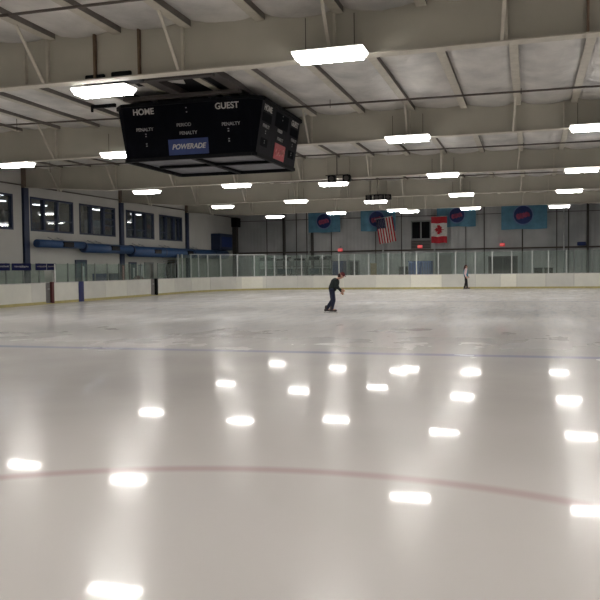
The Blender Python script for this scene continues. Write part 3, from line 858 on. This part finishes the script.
# ------------------------------------------------------------------ banners and flags
def cloth(name, w, h, mats, fn, parent, nx=36, nz=24, amp=.05, ph=0., ph2=0., skew=0.):
    """hanging cloth in local xz, face towards -y; fn(u,v)->material index with u,v in 0..1 (v up)"""
    bm = bmesh.new(); g = []
    for j in range(nz+1):
        v = j/nz; row = []
        for i in range(nx+1):
            u = i/nx
            y = amp*(math.sin(u*14+ph+v*2.)*(1.1-v)*.7+.4*math.sin(u*31+ph2)*(1.15-v))
            row.append(bm.verts.new(((u-.5)*w+skew*(v-1)+.0, y, (v-1)*h+(.02*math.sin(u*9+ph)))))
        g.append(row)
    for j in range(nz):
        for i in range(nx):
            f = bm.faces.new((g[j][i], g[j][i+1], g[j+1][i+1], g[j+1][i])); f.smooth = True
            f.material_index = fn((i+.5)/nx, (j+.5)/nz)
    me = bpy.data.meshes.new(name); bm.to_mesh(me); bm.free()
    for m in mats: me.materials.append(M[m])
    o = bpy.data.objects.new(name, me); COL.objects.link(o); o.parent = parent
    return o
def banner(u0, u1, z0, z1, lb, ph, cx=.5):
    YB = WE-.42
    t = thing('hanging_banner', lb, 'banner', ((u0+u1)/2, YB, z1)); w, h = u1-u0, z1-z0
    cloth('cloth', w, h, ['banner'], lambda a, b: 0, t, ph=ph, amp=.04)
    MB().cyl((-w/2-.05, 0, .02), (w/2+.05, 0, .02), .025).build('rod', 'dark_steel', t)
    ccx = (cx-.5)*w; cz = -h*.43; r = h*.36
    def disc(r, z, y, mat, nm, rx=1.):
        mb = MB(); mb.poly([(ccx+r*rx*math.cos(a), y, cz+r*math.sin(a)) for a in [2*PI*k/40 for k in range(40)]], (0, -.01, 0)); return mb.build(nm, mat, t)
    disc(r*1.12, 0, -.095, 'emblem_ring', 'emblem_ring'); disc(r, 0, -.11, 'navy', 'emblem_disc')
    mb = MB(); pts = []
    for k in range(70):
        q = k/69; x = ccx-.72*r+1.40*r*q+.10*r*math.sin(q*30); z = cz-.18*r+.42*r*q*.6+.30*r*math.sin(q*25)*(1-.35*q)
        pts.append(Vector((x, -.135, z)))
    for k in range(69): mb.cyl(pts[k], pts[k+1], .075*r/.6, n=6)
    mb.build('emblem_script', 'banner_script', t)
    for s in (-1, 1): MB().cyl((s*w*.45, 0, .02), (s*w*.45, .0, .35), .01, n=6).build('hanger', 'dark_steel', t)
banner(-17.45, -14.75, 4.55, 6.15, 'light blue banner with navy round emblem, leftmost of the four', .3)
banner(-13.05, -10.2, 4.55, 6.22, 'light blue banner with navy round emblem behind the striped flag', 1.9, .47)
banner(-6.95, -3.95, 4.72, 6.28, 'light blue banner with navy round emblem right of the leaf flag', 3.1, .52)
banner(-2.05, 1.3, 4.40, 6.28, 'largest light blue banner with navy round emblem, rightmost of the four', 4.4, .48)
# striped flag hung vertically, canton top left, tilted
t = thing('flag', 'red and white striped flag with a navy canton, hanging vertically before a banner', 'flag', (-11.05, WE-1.0, 5.55))
t.rotation_euler = (0, math.radians(-9), 0)
def usf(a, b):
    if a < .54 and b > .60: return 2
    return 0 if int(a*13) % 2 == 0 else 1
cloth('cloth', 1.35, 2.0, ['flag_red', 'flag_white', 'flag_navy'], usf, t, nx=52, nz=40, amp=.05)
mb = MB()
for r_ in range(7):
    for c_ in range(5):
        cx, cz = -.62+.14*c_+(.03 if r_ % 2 else 0), -.08-.105*r_
        mb.poly([(cx+(.026 if k % 2 == 0 else .011)*math.cos(PI/2+k*PI/5), -.075, cz+(.026 if k % 2 == 0 else .011)*math.sin(PI/2+k*PI/5)) for k in range(10)], (0, -.003, 0))
mb.build('stars', 'flag_white', t)
MB().cyl((-.75, 0, .02), (.75, 0, .02), .02).build('rod', 'white_metal', t)
for s in (-1, 1): MB().cyl((s*.6, 0, .02), (s*.6, 0, .92), .008, n=6).build('hanger', 'dark_steel', t)
# leaf flag hung vertically: red bands top and bottom, leaf turned sideways
t = thing('flag', 'white flag with a red leaf and red bands at top and bottom', 'flag', (-6.72, WE-.95, 5.52))
cloth('cloth', 1.22, 2.05, ['flag_red', 'flag_white'], lambda a, b: 0 if (b > .75 or b < .25) else 1, t, nx=40, nz=40, amp=.04, ph=1.)
leaf = [(0, .5), (.10, .33), (.22, .38), (.17, .12), (.30, .26), (.33, .18), (.48, .20), (.43, .08), (.50, .03), (.28, -.18), (.30, -.27), (.04, -.22), (.03, -.46),
        (-.03, -.46), (-.04, -.22), (-.30, -.27), (-.28, -.18), (-.50, .03), (-.43, .08), (-.48, .20), (-.33, .18), (-.30, .26), (-.17, .12), (-.22, .38), (-.10, .33)]
mb = MB(); mb.poly([(z_*.78*-1+.02, -.085, -1.02+x_*.78) for x_, z_ in leaf], (0, -.008, 0)); mb.build('leaf_emblem', 'flag_red', t)
MB().cyl((-.66, 0, .02), (.66, 0, .02), .02).build('rod', 'white_metal', t)
for s in (-1, 1): MB().cyl((s*.55, 0, .02), (s*.55, 0, .92), .008, n=6).build('hanger', 'dark_steel', t)

# ------------------------------------------------------------------ people
def fuse(name, balls, mat, parent, voxel=.010, smooth=6):
    """balls: list of capsules (p0, r0, p1, r1) fused in one continuous surface"""
    mb = MB()
    for (p0, r0, p1, r1) in balls:
        p0, p1 = Vector(p0), Vector(p1); n = max(2, int((p1-p0).length/(min(r0, r1)*.35))+1)
        for k in range(n+1):
            q = k/n
            bmesh.ops.create_icosphere(mb.bm, subdivisions=2, radius=r0+(r1-r0)*q, matrix=Matrix.Translation(p0.lerp(p1, q)))
    me = bpy.data.meshes.new('t'); mb.bm.to_mesh(me); mb.bm.free()
    tmp = bpy.data.objects.new('t', me); COL.objects.link(tmp)
    rm = tmp.modifiers.new('r', 'REMESH'); rm.mode = 'VOXEL'; rm.voxel_size = voxel; rm.use_smooth_shade = True
    sm = tmp.modifiers.new('s', 'SMOOTH'); sm.iterations = smooth; sm.factor = .5
    dg = bpy.context.evaluated_depsgraph_get(); dg.update()
    m2 = bpy.data.meshes.new_from_object(tmp.evaluated_get(dg)); bpy.data.objects.remove(tmp)
    m2.materials.clear(); m2.materials.append(M[mat]); m2.name = name
    o = bpy.data.objects.new(name, m2); COL.objects.link(o); o.parent = parent
    return o
def hand(wr, d, side, curl=.5):
    """capsules for a palm with 4 fingers and a thumb; wr wrist, d direction, side lateral axis"""
    wr, d, side = Vector(wr), Vector(d).normalized(), Vector(side).normalized(); nrm = d.cross(side).normalized()
    out = []; base = wr+d*.075
    for k in range(4):
        off = side*(k-1.5)*.021
        out.append((wr+side*(k-1.5)*.012+d*.01, .017, base+off, .014))
        L_ = [.062, .072, .068, .052][k]
        p1 = base+off+(d*math.cos(curl*.5)-nrm*math.sin(curl*.5))*L_*.55
        p2 = p1+(d*math.cos(curl*1.3)-nrm*math.sin(curl*1.3))*L_*.5
        out += [(base+off, .0098, p1, .009), (p1, .009, p2, .0078)]
    th0 = wr+d*.03-side*.03; th1 = th0+(d*.6-side*.75-nrm*.2).normalized()*.038; th2 = th1+(d*.9-side*.3-nrm*.35).normalized()*.03
    out += [(wr+d*.02-side*.01, .017, th0, .013), (th0, .013, th1, .011), (th1, .011, th2, .009)]
    return out
def person(loc, rz, J, label, mats, hairstyle, stature_s=1.):
    t = thing('person', label, 'person', loc, rz)
    hd, nk, ch, pv = [Vector(J[k]) for k in ('head', 'neck', 'chest', 'pelvis')]
    fw = Vector(J.get('face', (1, 0, 0))).normalized()      # face direction
    upv = (hd-nk).normalized(); lat = upv.cross(fw).normalized()
    B = []
    B += [(nk, .052, hd-upv*.04, .055)]
    B += [(hd+upv*.025, .093, hd+upv*.035-fw*.02, .092), (hd-upv*.035+fw*.02, .070, hd-upv*.075+fw*.035, .048)]
    B += [(hd+fw*.090-upv*.0, .012, hd+fw*.108-upv*.025, .015)]                       # nose
    B += [(hd+fw*.085-upv*.062-lat*.015, .011, hd+fw*.085-upv*.062+lat*.015, .011)]    # mouth
    for s in (-1, 1): B += [(hd+lat*.09*s+upv*.02, .018, hd+lat*.092*s-upv*.018, .013)]   # ears
    B += [(ch, .125, nk-upv*.06, .08), (pv, .12, ch, .12)]
    for s, k in ((1, 'L'), (-1, 'R')):
        sh, el, wr = [Vector(J[q+k]) for q in ('sh', 'el', 'wr')]; hp, kn, an = [Vector(J[q+k]) for q in ('hp', 'kn', 'an')]
        B += [(ch+(sh-ch)*.4, .09, sh, .055), (sh, .052, el, .040), (el, .040, wr, .027)]
        B += [(hp, .088, kn, .056), (kn, .056, an, .040)]
        d = (wr-el).normalized(); sd = d.cross(Vector((0, 1, 0))).normalized() if abs(d.y) < .9 else Vector((1, 0, 0))
        B += hand(wr, d, sd*s, .7)
        tf = Vector(J.get('toe'+k, (1, 0, 0))).normalized()
        B += [(an, .045, an+tf*.14-Vector((0, 0, .03)), .038)]
    body = fuse('body', B, 'skin', t, .0085, 4)
    # clothes
    top = [(ch, .165, nk-upv*.085, .092), (pv+(ch-pv)*.12, .155, ch, .165)]
    tr = [(pv, .135, pv+(ch-pv)*.22, .13)]
    for s, k in ((1, 'L'), (-1, 'R')):
        sh, el, wr = [Vector(J[q+k]) for q in ('sh', 'el', 'wr')]; hp, kn, an = [Vector(J[q+k]) for q in ('hp', 'kn', 'an')]
        top += [(ch+(sh-ch)*.4, .105, sh, .072), (sh, .070, el, .056)]
        if not mats.get('sleeve'+k): top += [(el, .056, wr-(wr-el)*.06, .040)]
        tr += [(hp, .108, kn, .074), (kn, .074, an+(kn-an)*.04, .062), (pv, .12, hp, .108)]
    fuse('jacket', top, mats['top'], t, .012, 5)
    for s, k in ((1, 'L'), (-1, 'R')):
        if mats.get('sleeve'+k):
            sh, el, wr = [Vector(J[q+k]) for q in ('sh', 'el', 'wr')]
            fuse('sleeve', [(sh+(ch-sh)*.2, .098, sh, .09), (sh, .082, el, .064), (el, .064, wr-(wr-el)*.06, .046), (sh+(pv-sh)*.1, .09, sh+(pv-sh)*.95, .10)], mats['sleeve'+k], t, .012, 5)
    fuse('trousers', tr, mats['trousers'], t, .012, 5)
    for k in ('L', 'R'):
        an = Vector(J['an'+k]); tf = Vector(J.get('toe'+k, (1, 0, 0))).normalized(); z0 = an.z-.055
        b0 = Vector((an.x, an.y, z0))
        sk = fuse('skate_boot', [(an+Vector((0, 0, .09)), .064, an, .060), (b0-tf*.04+Vector((0, 0, .03)), .05, b0+tf*.15+Vector((0, 0, .022)), .043)], 'skate', t, .010, 4)
        mb = MB(); q = tf.cross(Vector((0, 0, 1)))*.003
        a, c = b0-tf*.10, b0+tf*.21
        zlow = Vector((0, 0, -(b0.z-.0)))+Vector((0, 0, .001))
        A = [a+zlow-q, c+zlow-q, c+zlow+q, a+zlow+q]; T_ = [v+Vector((0, 0, .03)) for v in A]
        mb.hexa(A+T_)
        for e_ in (-.05, .12):
            p = b0+tf*e_; mb.bar(p+zlow+Vector((0, 0, .025)), p+Vector((0, 0, .0)), .02, .04)
        mb.build('skate_blade', 'blade', t)
    mb = MB()
    for s in (-1, 1): mb.sphere(hd+fw*.088+lat*.032*s+upv*.014, .012, n=10)
    mb.build('eyes', 'eye', t)
    if hairstyle == 'cap':
        fuse('cap', [(hd+upv*.055-fw*.01, .100, hd+upv*.062, .095)], 'cap_red', t, .010, 3)
        fuse('cap_peak', [(hd+upv*.055+fw*.09-lat*.03, .022, hd+upv*.045+fw*.14, .016), (hd+upv*.055+fw*.09+lat*.03, .022, hd+upv*.045+fw*.14, .016)], 'cap_red', t, .008, 3)
        fuse('hair', [(hd-fw*.045-upv*.0, .085, hd-fw*.05-upv*.04, .06)], 'hair', t, .010, 3)
    else:
        fuse('hair', [(hd+upv*.045-fw*.025, .103, hd-fw*.05, .095), (hd-fw*.06, .085, nk-fw*.09-upv*.02, .07), (nk-fw*.09-upv*.02, .07, nk-fw*.10-upv*.20, .045)], 'hair', t, .010, 4)
    return t

yaw = .2903
J1 = dict(head=(.42, 0, 1.33), neck=(.30, 0, 1.22), chest=(.20, 0, 1.10), pelvis=(.09, 0, .86), face=(.92, 0, -.4),
          shL=(.25, .17, 1.17), elL=(.30, .24, .93), wrL=(.42, .20, .76), shR=(.25, -.17, 1.17), elR=(.22, -.25, .93), wrR=(.40, -.24, .84),
          hpL=(.08, .09, .80), knL=(.10, .11, .46), anL=(-.12, .13, .13), hpR=(.08, -.09, .80), knR=(.14, -.10, .47), anR=(.06, -.10, .125), toeL=(1, .1, 0), toeR=(1, -.1, 0))
person((-6.86, 26.7, 0), yaw, J1, 'person in dark top, navy jeans and red cap leaning forward while skating', dict(top='hoodie', trousers='jeans'), 'cap')
J2 = dict(head=(.02, 0, 1.60), neck=(0, 0, 1.47), chest=(0, 0, 1.29), pelvis=(0, 0, .97), face=(1, -.2, -.1),
          shL=(.03, .17, 1.42), elL=(.06, .25, 1.14), wrL=(.18, .22, .92), shR=(.0, -.17, 1.42), elR=(-.07, -.26, 1.14), wrR=(.0, -.27, .90),
          hpL=(0, .09, .93), knL=(.07, .10, .50), anL=(.10, .12, .125), hpR=(0, -.09, .93), knR=(-.01, -.10, .51), anR=(-.10, -.12, .125))
person((-4.28, 55.2, 0), .15, J2, 'person with long dark hair, teal jacket and pale pink sleeve by the far boards', dict(top='teal_jacket', trousers='black_cloth', sleeveR='pink'), 'long')

# ------------------------------------------------------------------ world + camera
w = bpy.data.worlds.new('World'); sc.world = w; w.use_nodes = True
w.node_tree.nodes['Background'].inputs[0].default_value = (.05, .05, .055, 1); w.node_tree.nodes['Background'].inputs[1].default_value = .3
cam = bpy.data.cameras.new('Camera'); co = bpy.data.objects.new('Camera', cam); COL.objects.link(co); sc.camera = co
f_, pitch, roll = 768., .0406, -.0126
cam.sensor_width = 36; cam.sensor_fit = 'HORIZONTAL'; cam.lens = 36*f_/600
F = Vector((-math.sin(yaw)*math.cos(pitch), math.cos(yaw)*math.cos(pitch), -math.sin(pitch)))
R = Vector((math.cos(yaw), math.sin(yaw), 0)); U_ = R.cross(F)
R2 = R*math.cos(roll)+U_*math.sin(roll); U2 = -R*math.sin(roll)+U_*math.cos(roll)
co.matrix_world = Matrix(((R2.x, U2.x, -F.x, 0), (R2.y, U2.y, -F.y, 0), (R2.z, U2.z, -F.z, 1.6), (0, 0, 0, 1)))
cam.clip_start = .05; cam.clip_end = 300
sc.view_settings.view_transform = 'Standard'; sc.view_settings.look = 'None'
sc.view_settings.exposure = 0; sc.view_settings.gamma = 1
sc.cycles.max_bounces = 6; sc.cycles.diffuse_bounces = 4; sc.cycles.transparent_max_bounces = 12
sc.cycles.sample_clamp_indirect = 6
